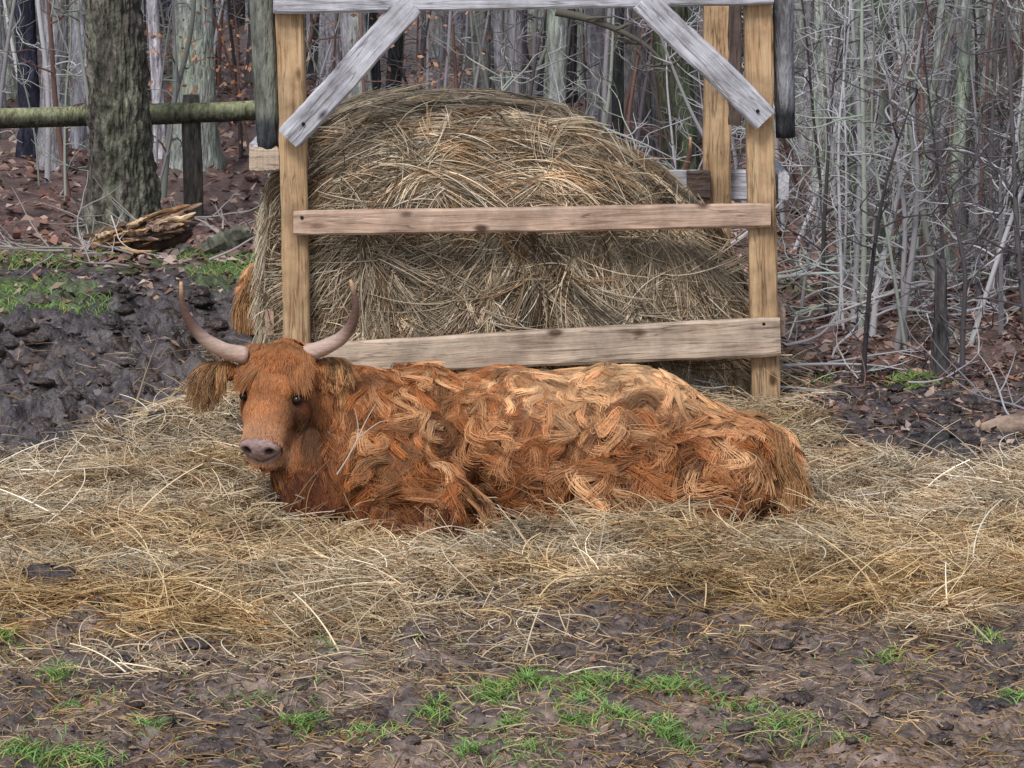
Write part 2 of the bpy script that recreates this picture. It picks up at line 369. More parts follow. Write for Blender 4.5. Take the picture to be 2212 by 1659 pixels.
# ---------------- HAY BALE
YB=16.98
out=[(585,905),(575,720),(578,560),(582,430),(610,340),(680,285),(780,258),(900,246),(1040,241),(1150,252),(1250,286),(1340,343),(1420,408),(1500,475),(1560,530),(1600,600),(1625,720),(1625,905)]
O=[W(px,py,YB+.1) for px,py in out]
def resample(pts,n):
    pts=[Vector(p) for p in pts]; d=[0]
    for i in range(1,len(pts)): d.append(d[-1]+(pts[i]-pts[i-1]).length)
    r=[];j=0
    for i in range(n):
        s=d[-1]*i/(n-1)
        while j<len(pts)-2 and d[j+1]<s: j+=1
        u=(s-d[j])/(d[j+1]-d[j]); r.append(pts[j].lerp(pts[j+1],u))
    return r
OR=resample(O,90)
for _ in range(8): OR=[OR[0]]+[(OR[i-1]+OR[i]*2+OR[i+1])/4 for i in range(1,89)]+[OR[-1]]
cen=Vector((sum(p.x for p in OR)/90,0,.35))
lay=[]
for s in np.linspace(.02,.93,16): lay.append((s,YB-.04+.08*s**3))
lay+= [(.98,YB+.06),(1.0,YB+.15)]
for yy in np.linspace(YB+.3,YB+1.25,8): lay.append((1.0,yy))
lay+=[(.95,YB+1.33)]+[(s,YB+1.36) for s in np.linspace(.85,.05,6)]
bv=[];bf=[];bc=[]
for li,(s,yy) in enumerate(lay):
    for k,p in enumerate(OR):
        q=Vector((cen.x+(p.x-cen.x)*s,yy,cen.z+(p.z-cen.z)*s))
        nn=float(fbm(q.x*3,q.z*3+q.y*2,101)-.5)
        q.y+=nn*.18*(1 if s<.97 else 0); q.z+=nn*.04*s; q.z=max(q.z,-.05)
        bv.append(q); k2=.3+float(fbm(q.x*6,q.z*6+q.y,103)); bc.append(np.array([.10,.075,.05])*k2)
m=90
for i in range(len(lay)-1):
    for k in range(m-1):
        bf.append((i*m+k,i*m+k+1,(i+1)*m+k+1,(i+1)*m+k))
bale=mk_mesh('hay_bale',bv,bf,M_bale,np.array(bc))
BV=np.array([tuple(p) for p in bv]).reshape(len(lay),m,3)
def surf(s,u):
    s=np.clip(s,0,len(lay)-1.001);u=np.clip(u,0,m-1.001)
    B=BV
    i=s.astype(int);j=u.astype(int);fs=(s-i)[:,None];fu=(u-j)[:,None]
    return (B[i,j]*(1-fs)+B[i+1,j]*fs)*(1-fu)+(B[i,j+1]*(1-fs)+B[i+1,j+1]*fs)*fu
C0=np.array(cen)
def bale_straw(n,kind,nw=2200):
    K=6
    if kind=='face':
        ws=15.5*np.sqrt(rng.random(nw)); wu=rng.uniform(0,m-1,nw); ws=np.where(rng.random(nw)<.35,rng.uniform(8,18,nw),ws)
    else:
        ws=rng.uniform(16,25,nw); wu=rng.uniform(1,m-2,nw)
    amp=.45 if kind=='face' else .2
    wdir=rng.normal(0,amp,(nw,3)); wb=rng.normal(0,.45,nw); wsg=np.where(rng.random(nw)<.5,-1,1); wv=rng.uniform(.3,1.3,nw)**1.3; wl=rng.uniform(.12,.4,nw)*(1 if kind=='face' else .7)
    w=rng.integers(0,nw,n)
    s=ws[w]+rng.normal(0,.35,n); u=wu[w]+rng.normal(0,.6,n); s=np.clip(s,0.2,25.5)
    wdn=rng.normal(0,.6,nw); wlow=rng.random(nw)
    p=surf(s,u); pu=surf(s,u+1.5); T=pu-p; T/=np.linalg.norm(T,axis=1)[:,None]+1e-6
    r=p-C0; r[:,1]=0; rn=np.linalg.norm(r,axis=1)[:,None]; r/=rn+1e-6
    Nn=np.zeros_like(p)
    if kind=='face': Nn[:,1]=-1
    else: Nn=r.copy()
    z=p[:,2]
    low=(1-sst(.7,1.1,z+.2*(wlow[w]-.5))) if kind=='face' else 0*z
    down=np.stack([wdn[w],0*z-.05,-np.ones(n)],1)
    edge=(s>13)*.6 if kind=='face' else 0*z
    D=T*wsg[w][:,None]*(1-low[:,None])+down*low[:,None]*1.2+wdir[w]*(1-edge)[:,None]+rng.normal(0,.1,(n,3))
    wild=rng.random(n)<.08*(1-edge)
    D=np.where(wild[:,None],rng.normal(0,1,(n,3)),D)
    D-=Nn*(D*Nn).sum(1)[:,None]; D/=np.linalg.norm(D,axis=1)[:,None]+1e-6
    S=np.cross(D,Nn)
    L=wl[w]*rng.uniform(.6,1.2,n); bd=(wb[w]+rng.normal(0,.15,n))*(1-edge); lf=rng.uniform(.0,.03,n); arch=np.abs(rng.normal(0,.10,n))+.02
    if kind!='face': arch*=.5
    P=np.zeros((n,K,3))
    for i in range(K):
        t=i/(K-1)
        P[:,i]=p+D*(L*t)[:,None]+S*(L*bd*t*t)[:,None]+Nn*(lf+L*arch*(t-t*t*.9))[:,None]
        P[:,i,2]-=(L*.18*t*t)
        P[:,i]-=r*((L*t)**2/(2*np.maximum(rn[:,0],.3))*(1-low))[:,None]
    if kind=='face': P[:,:,1]=np.maximum(P[:,:,1],YB-.16)
    P[:,:,0]=np.where(P[:,:,0]<-1.27,-1.27+(P[:,:,0]+1.27)*.35,P[:,:,0])
    cl=fbm(p[:,0]*4,p[:,2]*4+p[:,1]*2,111)
    v=rng.uniform(.7,1.2,n)*wv[w]*(.25+1.45*cl)
    C=np.array([.56,.455,.32])*v[:,None]
    tn=rng.random(nw)[w][:,None]
    C=C*np.where(tn<.3,np.array([.70,.54,.42]),np.where(tn>.85,np.array([1.3,1.3,1.35]),1.))
    dm=rng.random(n)<.035; C=np.where(dm[:,None],np.array([.78,.70,.56]),C)
    if kind=='top': C=C*.6
    R=np.linspace(1,.5,K)[None,:]*rng.uniform(.5,1.4,n)[:,None]*.0026
    return P,R,C
A=[bale_straw(48000,'face',2400),bale_straw(16000,'top',900)]
n=2600; K=6
u=rng.uniform(1,26,n); p=surf(rng.uniform(14,19,n),u); a=rng.normal(0,.5,n)
P=np.zeros((n,K,3)); L=rng.uniform(.06,.18,n)
for i in range(K):
    t=i/(K-1); P[:,i]=p+np.stack([-(.4*L*t)+np.sin(a)*L*.3*t, -.25*L*t, L*(.25*t-1.1*t*t)],1)
A.append((P,np.repeat(np.linspace(.0026,.0012,K)[None],n,0),np.array([.62,.53,.38])*rng.uniform(.35,1.3,n)[:,None]))
mk_hair('loose_straws',*[np.concatenate([a[i] for a in A]) for i in range(3)],M_hay,parent=bale)
# ---------------- COW
import bmesh
FV=Vector((-.20,-.60,-.76)).normalized(); RV=Vector((.954,-.27,0)); RV=(RV-FV*RV.dot(FV)).normalized(); UV=-(RV.cross(FV)).normalized()
if UV.y>0: UV=-UV
HP=W(600,766,13.98)
HP=HP-UV*.03
FS=.93
def HL(s,f,u): return HP+RV*s+FV*(f*FS)+UV*u
bm=bmesh.new()
def ell(c,r,ax=None,seg=24):
    M=Matrix.Identity(4)
    if ax is not None: M=Matrix(ax).transposed().to_4x4()
    S=Matrix.Diagonal((*r,1)); T=Matrix.Translation(Vector(c))
    bmesh.ops.create_uvsphere(bm,u_segments=seg,v_segments=seg//2,radius=1,matrix=T@M@S)
def chain(pts,rads,n=8):
    for i in range(len(pts)-1):
        p,q=Vector(pts[i]),Vector(pts[i+1])
        for k in range(n+1):
            t=k/n; r=rads[i]*(1-t)+rads[i+1]*t; ell(p.lerp(q,t),(r,r,r),None,16)
HA=(RV,FV,UV)
def hell(s,f,u,rs,rf,ru): ell(HL(s,f,u),(rs,rf*FS,ru),HA)
ell((.12,14.4,.27),(.98,.40,.345)); ell((-.45,14.36,.30),(.42,.37,.325)); ell((.48,14.4,.29),(.46,.41,.345))
ell((.85,14.38,.18),(.42,.37,.28)); ell((1.04,14.36,.10),(.24,.33,.21))
ell((-.7,14.22,.24),(.28,.27,.32)); ell((-.80,14.1,.18),(.22,.22,.25))
chain([(-.45,14.3,.42),(-.75,14.2,.46),(-.98,14.12,.55)],[.24,.21,.16])
chain([(-.98,14.12,.5),HL(0,.02,-.08)],[.16,.13])
chain([HL(0.02,.2,-.2),(-.93,13.98,.28),(-.83,13.96,.08)],[.11,.14,.15])
chain([(-.6,14.02,.28),(-.26,13.90,.12),(-.60,13.76,.07)],[.14,.095,.065]); chain([(-.60,13.76,.06),(-.30,13.72,.045)],[.055,.045])
chain([(-.75,14.4,.12),(-.9,14.25,.06),(-.6,14.2,.05)],[.1,.07,.05])
chain([(.92,14.10,.22),(.44,13.93,.17)],[.22,.135]); chain([(.44,13.91,.14),(.98,13.83,.07)],[.1,.07]); chain([(.98,13.83,.06),(.62,13.75,.04)],[.055,.045])
# head
hell(0,.04,-.05,.165,.11,.118); hell(0,.14,-.045,.163,.12,.10); hell(0,.26,-.055,.118,.15,.085)
hell(0,.36,-.06,.098,.11,.078); hell(0,.435,-.068,.100,.062,.074); hell(0,.425,-.130,.084,.085,.058)
hell(0,.24,-.13,.11,.18,.085)
for s in(-1,1):
    hell(s*.09,.16,-.12,.080,.14,.10); hell(s*.122,.135,.010,.052,.04,.036); hell(s*.054,.452,-.048,.042,.03,.037)
def ear(c,ax,l,h):
    ax=Vector(ax).normalized(); n=Vector((0,-1,.25)); n=(n-ax*n.dot(ax)).normalized(); w=ax.cross(n)
    ell(c,(l,.026,h),(ax,n,w))
EL=W(470,800,14.0); ER=W(718,792,14.02)
ear(EL,(-1,.05,-.18),.088,.042); ear(ER,(1,.1,-.05),.088,.045)
me=bpy.data.meshes.new('cowtmp'); bm.to_mesh(me); bm.free()
tmp=bpy.data.objects.new('cowtmp',me); sc.collection.objects.link(tmp)
md=tmp.modifiers.new('r','REMESH'); md.mode='VOXEL'; md.voxel_size=.012
md=tmp.modifiers.new('s','SMOOTH'); md.factor=.5; md.iterations=5
dg=bpy.context.evaluated_depsgraph_get(); ev=tmp.evaluated_get(dg); cm=bpy.data.meshes.new_from_object(ev)
bpy.data.objects.remove(tmp)
nv=len(cm.vertices); co=np.zeros(nv*3); cm.vertices.foreach_get('co',co); co=co.reshape(-1,3)
no=np.zeros(nv*3); cm.vertices.foreach_get('normal',no); no=no.reshape(-1,3)
def loc(p): d=p-np.array(HP); return d@np.array(RV),d@np.array(FV)/FS,d@np.array(UV)
s_,f_,u_=loc(co)
body_n=(np.sin(co[:,0]*9+co[:,2]*5)+np.sin(co[:,0]*5-co[:,2]*11+2)+np.sin(co[:,0]*17+co[:,1]*9+co[:,2]*7))/3
inhead=(f_>-.1)&(f_<.62)&(np.abs(s_)<.24)&(np.abs(u_+.07)<.16)&(co[:,1]<14.15)
co=co+no*(body_n*.022*(~inhead))[:,None]
rust=np.array([.24,.075,.026])
colr=np.tile(rust,(nv,1))*(.75+.25*body_n)[:,None]
pad=((s_/.094)**2+((f_-.475)/.060)**2+((u_+.06)/.068)**2)<1.25
pad&=inhead
pad&=(f_>.425)
nk=sst(.425,.445,f_)*pad
colr=colr*(1-nk[:,None])+np.array([.34,.235,.22])*nk[:,None]
for s in(-1,1):
    d=np.sqrt(((s_-s*.052)/.023)**2+((f_-.478)/.026)**2+((u_+.045)/.022)**2)
    k=np.clip(1.25-d,0,1)*inhead
    co-=no*(k*.024)[:,None]; kk=np.clip(k*2.2,0,1)[:,None]; colr=colr*(1-kk)+np.array([.025,.012,.012])*kk
    d=np.sqrt(((s_-s*.143)/.044)**2+((f_-.205)/.05)**2+((u_+.005)/.044)**2)
    k=np.clip(1.2-d,0,1)*inhead; co-=no*(k*.020)[:,None]; kk=np.clip(k*2,0,1)[:,None]; colr=colr*(1-kk)+np.array([.03,.014,.01])*kk
mo=np.exp(-((u_+.108-.03*np.abs(s_)/.08)/.007)**2)*sst(.37,.42,f_)*inhead
co-=no*(mo*.010)[:,None]; colr=colr*(1-mo[:,None]*.8)+np.array([.04,.02,.015])*mo[:,None]*.8
cm.vertices.foreach_set('co',co.ravel())
a=cm.color_attributes.new('col','FLOAT_COLOR','POINT'); c4=np.ones((nv,4)); c4[:,:3]=colr; a.data.foreach_set('color',c4.ravel())
cm.materials.clear(); cm.materials.append(M_hide); cm.polygons.foreach_set('use_smooth',[True]*len(cm.polygons)); cm.update()
cow=bpy.data.objects.new('highland_cow',cm); cm.name='highland_cow'; sc.collection.objects.link(cow)
def horn(name,pts):
    P=resample(pts,26)
    for _ in range(3): P=[P[0]]+[(P[i-1]+P[i]*2+P[i+1])/4 for i in range(1,25)]+[P[-1]]
    rad=[.037*(1-(i/25)**1.35*.88)+.002 for i in range(26)]
    v,f=tube(P,rad,16,.05,3)
    cs=[]
    for i in range(26):
        t=i/25
        base=np.array([.52,.37,.30]); mid=np.array([.13,.07,.055]); tip=np.array([.50,.30,.17])
        c=base+(mid-base)*float(sst(.3,.62,t)); c=c+(tip-c)*float(sst(.85,.98,t)); cs+= [c]*16
    return mk_mesh(name,v,f,M_horn,np.array(cs),parent=cow)
horn('horn_right',[W(530,768,13.99),W(490,760,13.96),W(445,738,13.92),W(410,700,13.9),W(392,655,13.88),W(391,608,13.88)])
horn('horn_left',[W(660,766,13.99),W(695,753,13.96),W(735,735,13.93),W(762,700,13.9),W(771,658,13.88),W(757,604,13.88)])
for nm,s in(('eye_right',-1),('eye_left',1)):
    b2=bmesh.new(); bmesh.ops.create_uvsphere(b2,u_segments=16,v_segments=12,radius=.022,matrix=Matrix.Translation(HL(s*.123,.205,-.020)))
    m2=bpy.data.meshes.new(nm); b2.to_mesh(m2); b2.free()
    me_,nt,bb=new_mat('eye'); bb.inputs['Base Color'].default_value=(.012,.006,.004,1); bb.inputs['Roughness'].default_value=.25
    m2.materials.append(me_); m2.polygons.foreach_set('use_smooth',[True]*len(m2.polygons)); o=bpy.data.objects.new(nm,m2); sc.collection.objects.link(o); o.parent=cow
tp=[W(1630,925,14.3),W(1680,955,14.2),W(1702,1005,14.12),W(1712,1060,14.08)]
v,f=tube(resample(tp,12),[.035-.0015*i for i in range(12)],10); mk_mesh('tail',v,f,M_hide,np.tile(rust,(len(v),1)),parent=cow)
# fur
cm.calc_loop_triangles(); nt_=len(cm.loop_triangles); tri=np.zeros(nt_*3,int); cm.loop_triangles.foreach_get('vertices',tri); tri=tri.reshape(-1,3)
A_,B_,C_=co[tri[:,0]],co[tri[:,1]],co[tri[:,2]]
ar=np.linalg.norm(np.cross(B_-A_,C_-A_),axis=1)
def sample(n,w):
    p=ar*w; p=p/p.sum(); k=rng.choice(nt_,n,p=p); r1=np.sqrt(rng.random(n)); r2=rng.random(n)
    P=A_[k]*(1-r1)[:,None]+B_[k]*(r1*(1-r2))[:,None]+C_[k]*(r1*r2)[:,None]
    N=np.cross(B_[k]-A_[k],C_[k]-A_[k]); N/=np.linalg.norm(N,axis=1)[:,None]+1e-9
    return P,N
cent=(A_+B_+C_)/3; cs_,cf_,cu_=loc(cent)
headw=((cf_>-.12)&(cf_<.62)&(np.abs(cs_)<.20)&(cu_>-.24)&(cent[:,1]<14.12)&(cent[:,2]>.30)&(cent[:,0]<-.82))
earw=((np.linalg.norm(cent-np.array(EL),axis=1)<.11)&(cent[:,0]<-1.24))|((np.linalg.norm(cent-np.array(ER),axis=1)<.11)&(cent[:,0]>-.845)&(cent[:,2]>.6))
bodyw=(~headw)&(~earw)&(cent[:,2]>-.02)&(cent[:,1]<14.85)
def rot(v,ax,a):
    c=np.cos(a)[:,None];s=np.sin(a)[:,None]
    return v*c+np.cross(ax,v)*s+ax*((ax*v).sum(1)[:,None])*(1-c)
def tang(d,N):
    d=d-N*(d*N).sum(1)[:,None]; return d/(np.linalg.norm(d,axis=1)[:,None]+1e-9)
def swirl(p):
    return 1.1*np.sin(p[:,0]*8.3+p[:,2]*6+1)+.9*np.sin(p[:,0]*15.1-p[:,2]*13+p[:,1]*4)+.6*np.sin(p[:,0]*27+p[:,2]*23)
def strands(root,N,flow,L,lift,ca,cw,ph,clP=None,cf=.6,K=7,grav=.15):
    n=len(root); P=np.zeros((n,K,3)); S=np.cross(flow,N)
    for i in range(K):
        t=i/(K-1)
        off=flow*(L*t)[:,None]+N*(L*lift*(t-.75*t*t))[:,None]+S*(L*ca*np.sin(cw*t+ph)-L*ca*np.sin(ph))[:,None]
        off[:,2]-=L*grav*t*t
        r=root if clP is None else root+(clP-root)*(cf*t**.8)
        P[:,i]=r+off
    return P
furs=[]
def bodylayer(nc,n,Lr,cf,lift,radius,shade,swamp,front=False,var=(.6,1.3)):
    ww=bodyw.astype(float)*np.where(cent[:,1]>14.5,.25,1)
    if front: ww*=(cent[:,0]>-.6)
    cp,cn=sample(nc,ww); kd=kdtree.KDTree(nc)
    for i in range(nc): kd.insert(cp[i],i)
    kd.balance()
    if front:
        ci=rng.integers(0,nc,n); N=cn[ci]; root=cp[ci]+np.cross(N,rng.normal(0,1,(n,3)))*.009
    else:
        root,N=sample(n,ww)
        ci=np.array([kd.find(p)[1] for p in root])
    nk=1-sst(-.8,-.5,cp[:,0]); rp=sst(.75,1.05,cp[:,0])
    base=np.stack([.45-.1*rp,np.where(cp[:,1]<14.42,-.45,.45),-1+0*cp[:,0]],1)
    base[:,0]=np.where(cp[:,0]<-.55,.10,base[:,0])
    fl=tang(base,cn); sw=swirl(cp)*(1-.85*nk)*(1-.7*rp); fl=rot(fl,cn,sw*swamp+rng.normal(0,.4,nc)*(1-.6*nk))
    cL=rng.uniform(*Lr,nc)*(.6+.8*(np.sin(cp[:,0]*6.1+1)*np.sin(cp[:,2]*9+cp[:,0]*4)*.5+.5))
    bald=(np.sin(cp[:,0]*11.3+.5)*np.sin(cp[:,2]*14+cp[:,0]*5+1)>.5)&(cp[:,0]>-.5)&(cp[:,2]<.55)
    if not front: cL=np.where(bald,.022,cL)
    cL=np.where((cp[:,2]<.14)&(cp[:,1]<13.95),cL*.6,cL)*(1-.4*nk)*(1-.3*rp)
    topm=sst(.45,.58,cp[:,2]); cL*=(1-.3*topm)
    cca=rng.uniform(.12,.46,nc)*(1-.7*nk); ccw=rng.uniform(3,8,nc); cph=rng.uniform(0,6.28,nc); clf=rng.uniform(*lift,nc)*(1-.6*nk)*(1-.5*topm)*(1-.5*rp)
    flow=tang(fl[ci]+rng.normal(0,.12,(n,3)),N)
    P=strands(root,N,flow,cL[ci]*rng.uniform(.75,1.1,n),clf[ci],cca[ci],ccw[ci],cph[ci]+rng.normal(0,.15,n),cp[ci],cf)
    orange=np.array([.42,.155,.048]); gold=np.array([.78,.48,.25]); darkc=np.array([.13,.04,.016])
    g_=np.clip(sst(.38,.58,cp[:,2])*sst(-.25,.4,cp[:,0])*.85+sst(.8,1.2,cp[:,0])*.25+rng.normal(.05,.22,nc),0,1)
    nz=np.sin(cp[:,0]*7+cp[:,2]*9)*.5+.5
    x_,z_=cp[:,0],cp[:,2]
    pocket_shade=.8*np.exp(-((x_+.33)/.10)**2-((z_-.05)/.08)**2)+.8*np.exp(-((x_-.64)/.13)**2-((z_-.12)/.07)**2)+.7*np.exp(-((x_+.84)/.10)**2-((z_-.16)/.17)**2)  # shade around folded legs and under the neck, painted into fur colour
    d_=np.clip((1-sst(.05,.32,z_))*.3+rng.random(nc)**1.4*.8*(.4+.6*nz)+(1-sst(-.98,-.72,x_))*.3*(z_<.5)+pocket_shade,0,.97)*(1-.5*topm)
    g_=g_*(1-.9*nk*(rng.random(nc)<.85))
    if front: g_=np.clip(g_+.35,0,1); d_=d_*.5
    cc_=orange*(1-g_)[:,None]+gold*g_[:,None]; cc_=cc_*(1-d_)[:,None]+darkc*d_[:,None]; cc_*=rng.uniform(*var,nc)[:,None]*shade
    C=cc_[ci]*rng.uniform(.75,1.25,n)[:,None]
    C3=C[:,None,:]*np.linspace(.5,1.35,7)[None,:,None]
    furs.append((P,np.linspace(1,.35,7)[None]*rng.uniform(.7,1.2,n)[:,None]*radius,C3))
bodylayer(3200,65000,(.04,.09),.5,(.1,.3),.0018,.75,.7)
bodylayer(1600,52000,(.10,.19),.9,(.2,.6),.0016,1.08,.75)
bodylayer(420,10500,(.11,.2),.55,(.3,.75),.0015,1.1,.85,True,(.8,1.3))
# head short fur
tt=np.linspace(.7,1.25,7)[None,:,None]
n=32000; root,N=sample(n,headw.astype(float)); s1,f1,u1=loc(root)
ok=~((f1>.43)&(u1<.02)&(u1>-.11)&(np.abs(s1)<.097))
for s in(-1,1): ok&=(((s1-s*.143)/.030)**2+((f1-.212)/.026)**2)>1
root=root[ok];N=N[ok];s1=s1[ok];f1=f1[ok];u1=u1[ok]; n=len(root)
fd=np.array(FV)[None]+np.array(RV)[None]*(s1*2.2+.2*np.sin(s1*40+f1*25))[:,None]+np.array([0,0,-.5])
flow=tang(fd+rng.normal(0,.2,(n,3)),N)
L=.022+.035*(1-sst(.02,.14,f1))+.06*(1-sst(-.17,-.08,u1)); L=L*rng.uniform(.7,1.2,n)*(1-.5*sst(.32,.42,f1))
nearE=np.exp(-((np.abs(s1)-.143)/.05)**2-((f1-.19)/.05)**2); L*=(1-.45*nearE)
pt=np.sin(s1*31+2)*np.sin(f1*27+s1*9)
ho=np.array([.42,.165,.060]); C=ho*(rng.uniform(.6,1.3,n)*(1+.22*pt))[:,None]
li=sst(.26,.42,f1)*(np.abs(s1)<.1); C=C*(1-.4*li[:,None])+np.array([.56,.35,.22])*.4*li[:,None]
ds=np.exp(-((s1-.16)/.06)**2-((f1-.29)/.14)**2)+.9*np.exp(-((np.abs(s1)-.14)/.046)**2-((f1-.225)/.06)**2); C*=(1-.75*np.clip(ds,0,1))[:,None]
P=strands(root,N,flow,L,np.full(n,.28),rng.uniform(.02,.14,n),rng.uniform(2,4,n),rng.uniform(0,6,n))
furs.append((P,np.linspace(1,.35,7)[None]*rng.uniform(.7,1.2,n)[:,None]*.0015,C[:,None,:]*tt))
# forelock
n=6500; s1=rng.uniform(-.15,.15,n); f1=rng.uniform(-.05,.06,n)
root=np.array([HL(a,b,.045-.9*a*a) for a,b in zip(s1,f1)]); N=np.tile(np.array(UV),(n,1))
lk=np.round(s1*26+f1*9)
fd=np.array(FV)[None]+np.array(RV)[None]*(s1*2.4+.5*np.sin(lk*2.4))[:,None]
flow=tang(fd+rng.normal(0,.1,(n,3)),N); L=rng.uniform(.06,.15,n)*(.8+.4*np.sin(lk*5.1))*(1-.2*(np.abs(s1)>.08))
P=strands(root,N,flow,L,np.full(n,.45),.12+.08*np.sin(lk),3.5+1.5*np.sin(lk*3),lk*1.7+rng.normal(0,.15,n),K=7,grav=.2)
C=np.array([.46,.19,.07])*(rng.uniform(.5,1.25,n)*(.75+.45*np.sin(lk*3.1)))[:,None]
furs.append((P,np.linspace(1,.35,7)[None]*np.ones((n,1))*.0016,C[:,None,:]*tt))
# ears
n=6500; root,N=sample(n,earw.astype(float)); sd=np.where(root[:,0]<-1.05,-1,1)
flow=tang(np.stack([sd*.35,-.12+0*sd,-1-.3*rng.random(n)],1)+rng.normal(0,.12,(n,3)),N)
L=np.where(sd<0,rng.uniform(.05,.13,n),rng.uniform(.03,.08,n))
lk=np.round(root[:,0]*45)
C=np.array([.58,.31,.135])*(rng.uniform(.4,1.3,n)*(.8+.35*np.sin(lk*2.3)))[:,None]
P=strands(root,N,flow,L*(.8+.3*np.sin(lk*4.1)),np.full(n,.15),np.full(n,.08),np.full(n,4.),lk,grav=.4)
furs.append((P,np.linspace(1,.35,7)[None]*np.ones((n,1))*.0015,C[:,None,:]*tt))
# tail hair
n=4500; tr=resample(tp,40); k=rng.integers(0,40,n); root=np.array([tuple(tr[i]) for i in k])+rng.normal(0,.018,(n,3))
N=np.tile([.35,-.9,.1],(n,1))/np.linalg.norm([.35,-.9,.1]); flow=tang(np.stack([.22+.1*rng.normal(0,1,n),-.1+0*k,-1+0*k],1),N)
P=strands(root,N,flow,np.minimum(rng.uniform(.08,.2,n),root[:,2]*.95+.02),np.full(n,.25),np.full(n,.1),np.full(n,3.5),k*.3,K=7,grav=.05)
C=np.array([.60,.32,.14])*(rng.uniform(.5,1.2,n)*(.8+.3*np.sin(k*.9)))[:,None]
furs.append((P,np.linspace(1,.35,7)[None]*np.ones((n,1))*.0018,C[:,None,:]*tt))
PP=np.concatenate([a[0] for a in furs]); PP[:,:,2]=np.maximum(PP[:,:,2],.005)
fur=mk_hair('fur',PP,np.concatenate([a[1] for a in furs]),np.concatenate([a[2] for a in furs]),M_fur,parent=cow)
kids=[o for o in sc.objects if o.parent==cow]
cow2=bpy.data.objects.new('highland_cow.001',cm); sc.collection.objects.link(cow2)
cow2.matrix_world=Matrix.Translation((-.37,5.35,.0))@Matrix.Diagonal((-1,1,1.12,1))
for o in kids:
    k=bpy.data.objects.new(o.name,o.data); sc.collection.objects.link(k); k.parent=cow2
# ---------------- FENCE
fence=empty('wooden_fence')
seg=[( -700,275,190,250),(190,250,412,244),(412,244,640,236)]
for i,(a,b,c_,d) in enumerate(seg):
    p=W(a,b,25.1);q=W(c_,d,25.1); v,f=tube(lin(p,q,12),[.078+.004*(i%2)]*12,14,.06,i)
    cs=[]
    for k,w in enumerate(v):
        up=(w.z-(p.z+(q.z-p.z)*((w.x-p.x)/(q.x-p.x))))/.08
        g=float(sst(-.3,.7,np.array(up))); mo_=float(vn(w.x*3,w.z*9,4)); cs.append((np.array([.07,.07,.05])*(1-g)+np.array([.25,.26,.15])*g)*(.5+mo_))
    mk_mesh('rail_%d'%i,v,f,M_bark,np.array(cs),parent=fence)
for i,px in enumerate((-380,413,630)):
    p=W(px,205,25.15); v,f=tube(lin((p.x,25.15,p.z),(p.x,25.15,-.15),10),[.06]+[.078]*9,14,.08,i+9)
    mk_mesh('post_%d'%i,v,f,M_bark,np.tile([.10,.09,.078],(len(v),1)),parent=fence)
# ---------------- TREES
def branch(base,d,L,r,level,colr,out,gnarl=.25):
    pts=[];p=Vector(base);d=Vector(d).normalized()
    for i in range(5):
        pts.append(tuple(p)); d=(d+Vector((random.gauss(0,gnarl),random.gauss(0,gnarl),random.gauss(0,gnarl*.6)+.04))).normalized(); p=p+d*L/4
    out.append((pts,r,colr))
    if level>0:
        for k in range(random.randint(2,4)):
            i=random.randint(1,4); q=Vector(pts[i])
            dd=(d+Vector((random.gauss(0,.8),random.gauss(0,.8),random.gauss(.1,.5)))).normalized()
            branch(q,dd,L*random.uniform(.35,.65),r*.55,level-1,colr,out,gnarl)
def flush(name,out,parent=None,mat=None):
    P=np.array([o[0] for o in out]); R=np.array([o[1] for o in out])[:,None]*np.array([[1,.85,.7,.5,.25]]); C=np.array([o[2] for o in out])
    return mk_hair(name,P,R,C,mat or M_twig,parent)
def trunk_geo(x,y,r,h,colr,lean=(0,0),sides=12,flare=1.4,segs=16,seed=0,green=.0,rough=.13):
    pts=[];rad=[]
    for i in range(segs):
        t=i/(segs-1); z=-.15+h*t**1.5
        pts.append((x+lean[0]*z+.03*math.sin(z*1.3+seed),y+lean[1]*z+.03*math.cos(z*1.1+seed),z))
        rad.append(r*(1-.45*t)*(1+(flare-1)*math.exp(-max(z,0)/.28)))
    v,f=tube(pts,rad,sides,rough,seed%50)
    cs=[]
    for i in range(segs):
        for j in range(sides):
            k=.45+1.1*float(fbm(pts[i][2]*2.5+seed,j*12/sides*.8,seed%30,3)); g=green*float(sst(.45,.65,fbm(pts[i][2]*1.8+seed,j*12/sides*.5,(seed+3)%30,3)))
            c=np.array(colr)*k; cs.append(c*(1-g)+np.array([.2,.27,.15])*g*(sum(colr)/.6+.3))
    return v,f,cs
def tree(px,Y,wpx,colr,lean=(0,0),flare=1.4,seed=0,green=.3,h=10,sides=24,segs=40):
    x=(px-1106)/FPX*Y*1.0; r=wpx/2/FPX*Y
    v,f,cs=trunk_geo(x,Y,r,h,colr,lean,sides,flare,segs,seed,green)
    if sides>40:
        v2=[]
        for k,p in enumerate(v):
            j=k%sides; c=Vector((x+lean[0]*p.z+.03*math.sin(p.z*1.3+seed),Y+.03*math.cos(p.z*1.1+seed),p.z))
            rid=abs(float(fbm(j*.55,p.z*5.5,77,3))-.5)*2
            fl=1+.35*math.exp(-max(p.z,0)/.2)*math.sin(j/sides*6.283*4+1)*.5
            v2.append(c+(p-c)*(fl*(.93+.18*rid)))
            cs[k]=cs[k]*(.45+1.4*rid)
        v=v2
    ob=mk_mesh('tree',v,f,M_oak if sides>40 else M_bark,np.array(cs))
    out=[]
    for k in range(16):
        z=random.uniform(.32,.95)*h; a=random.uniform(0,6.28)
        branch((x+lean[0]*z,Y+lean[1]*z,z),(math.cos(a),math.sin(a),.6),random.uniform(1.2,3)*(1.2-z/h*.5),r*.28,2,tuple(np.array(colr)*.9),out)
    flush('limbs',out,ob)
    return ob
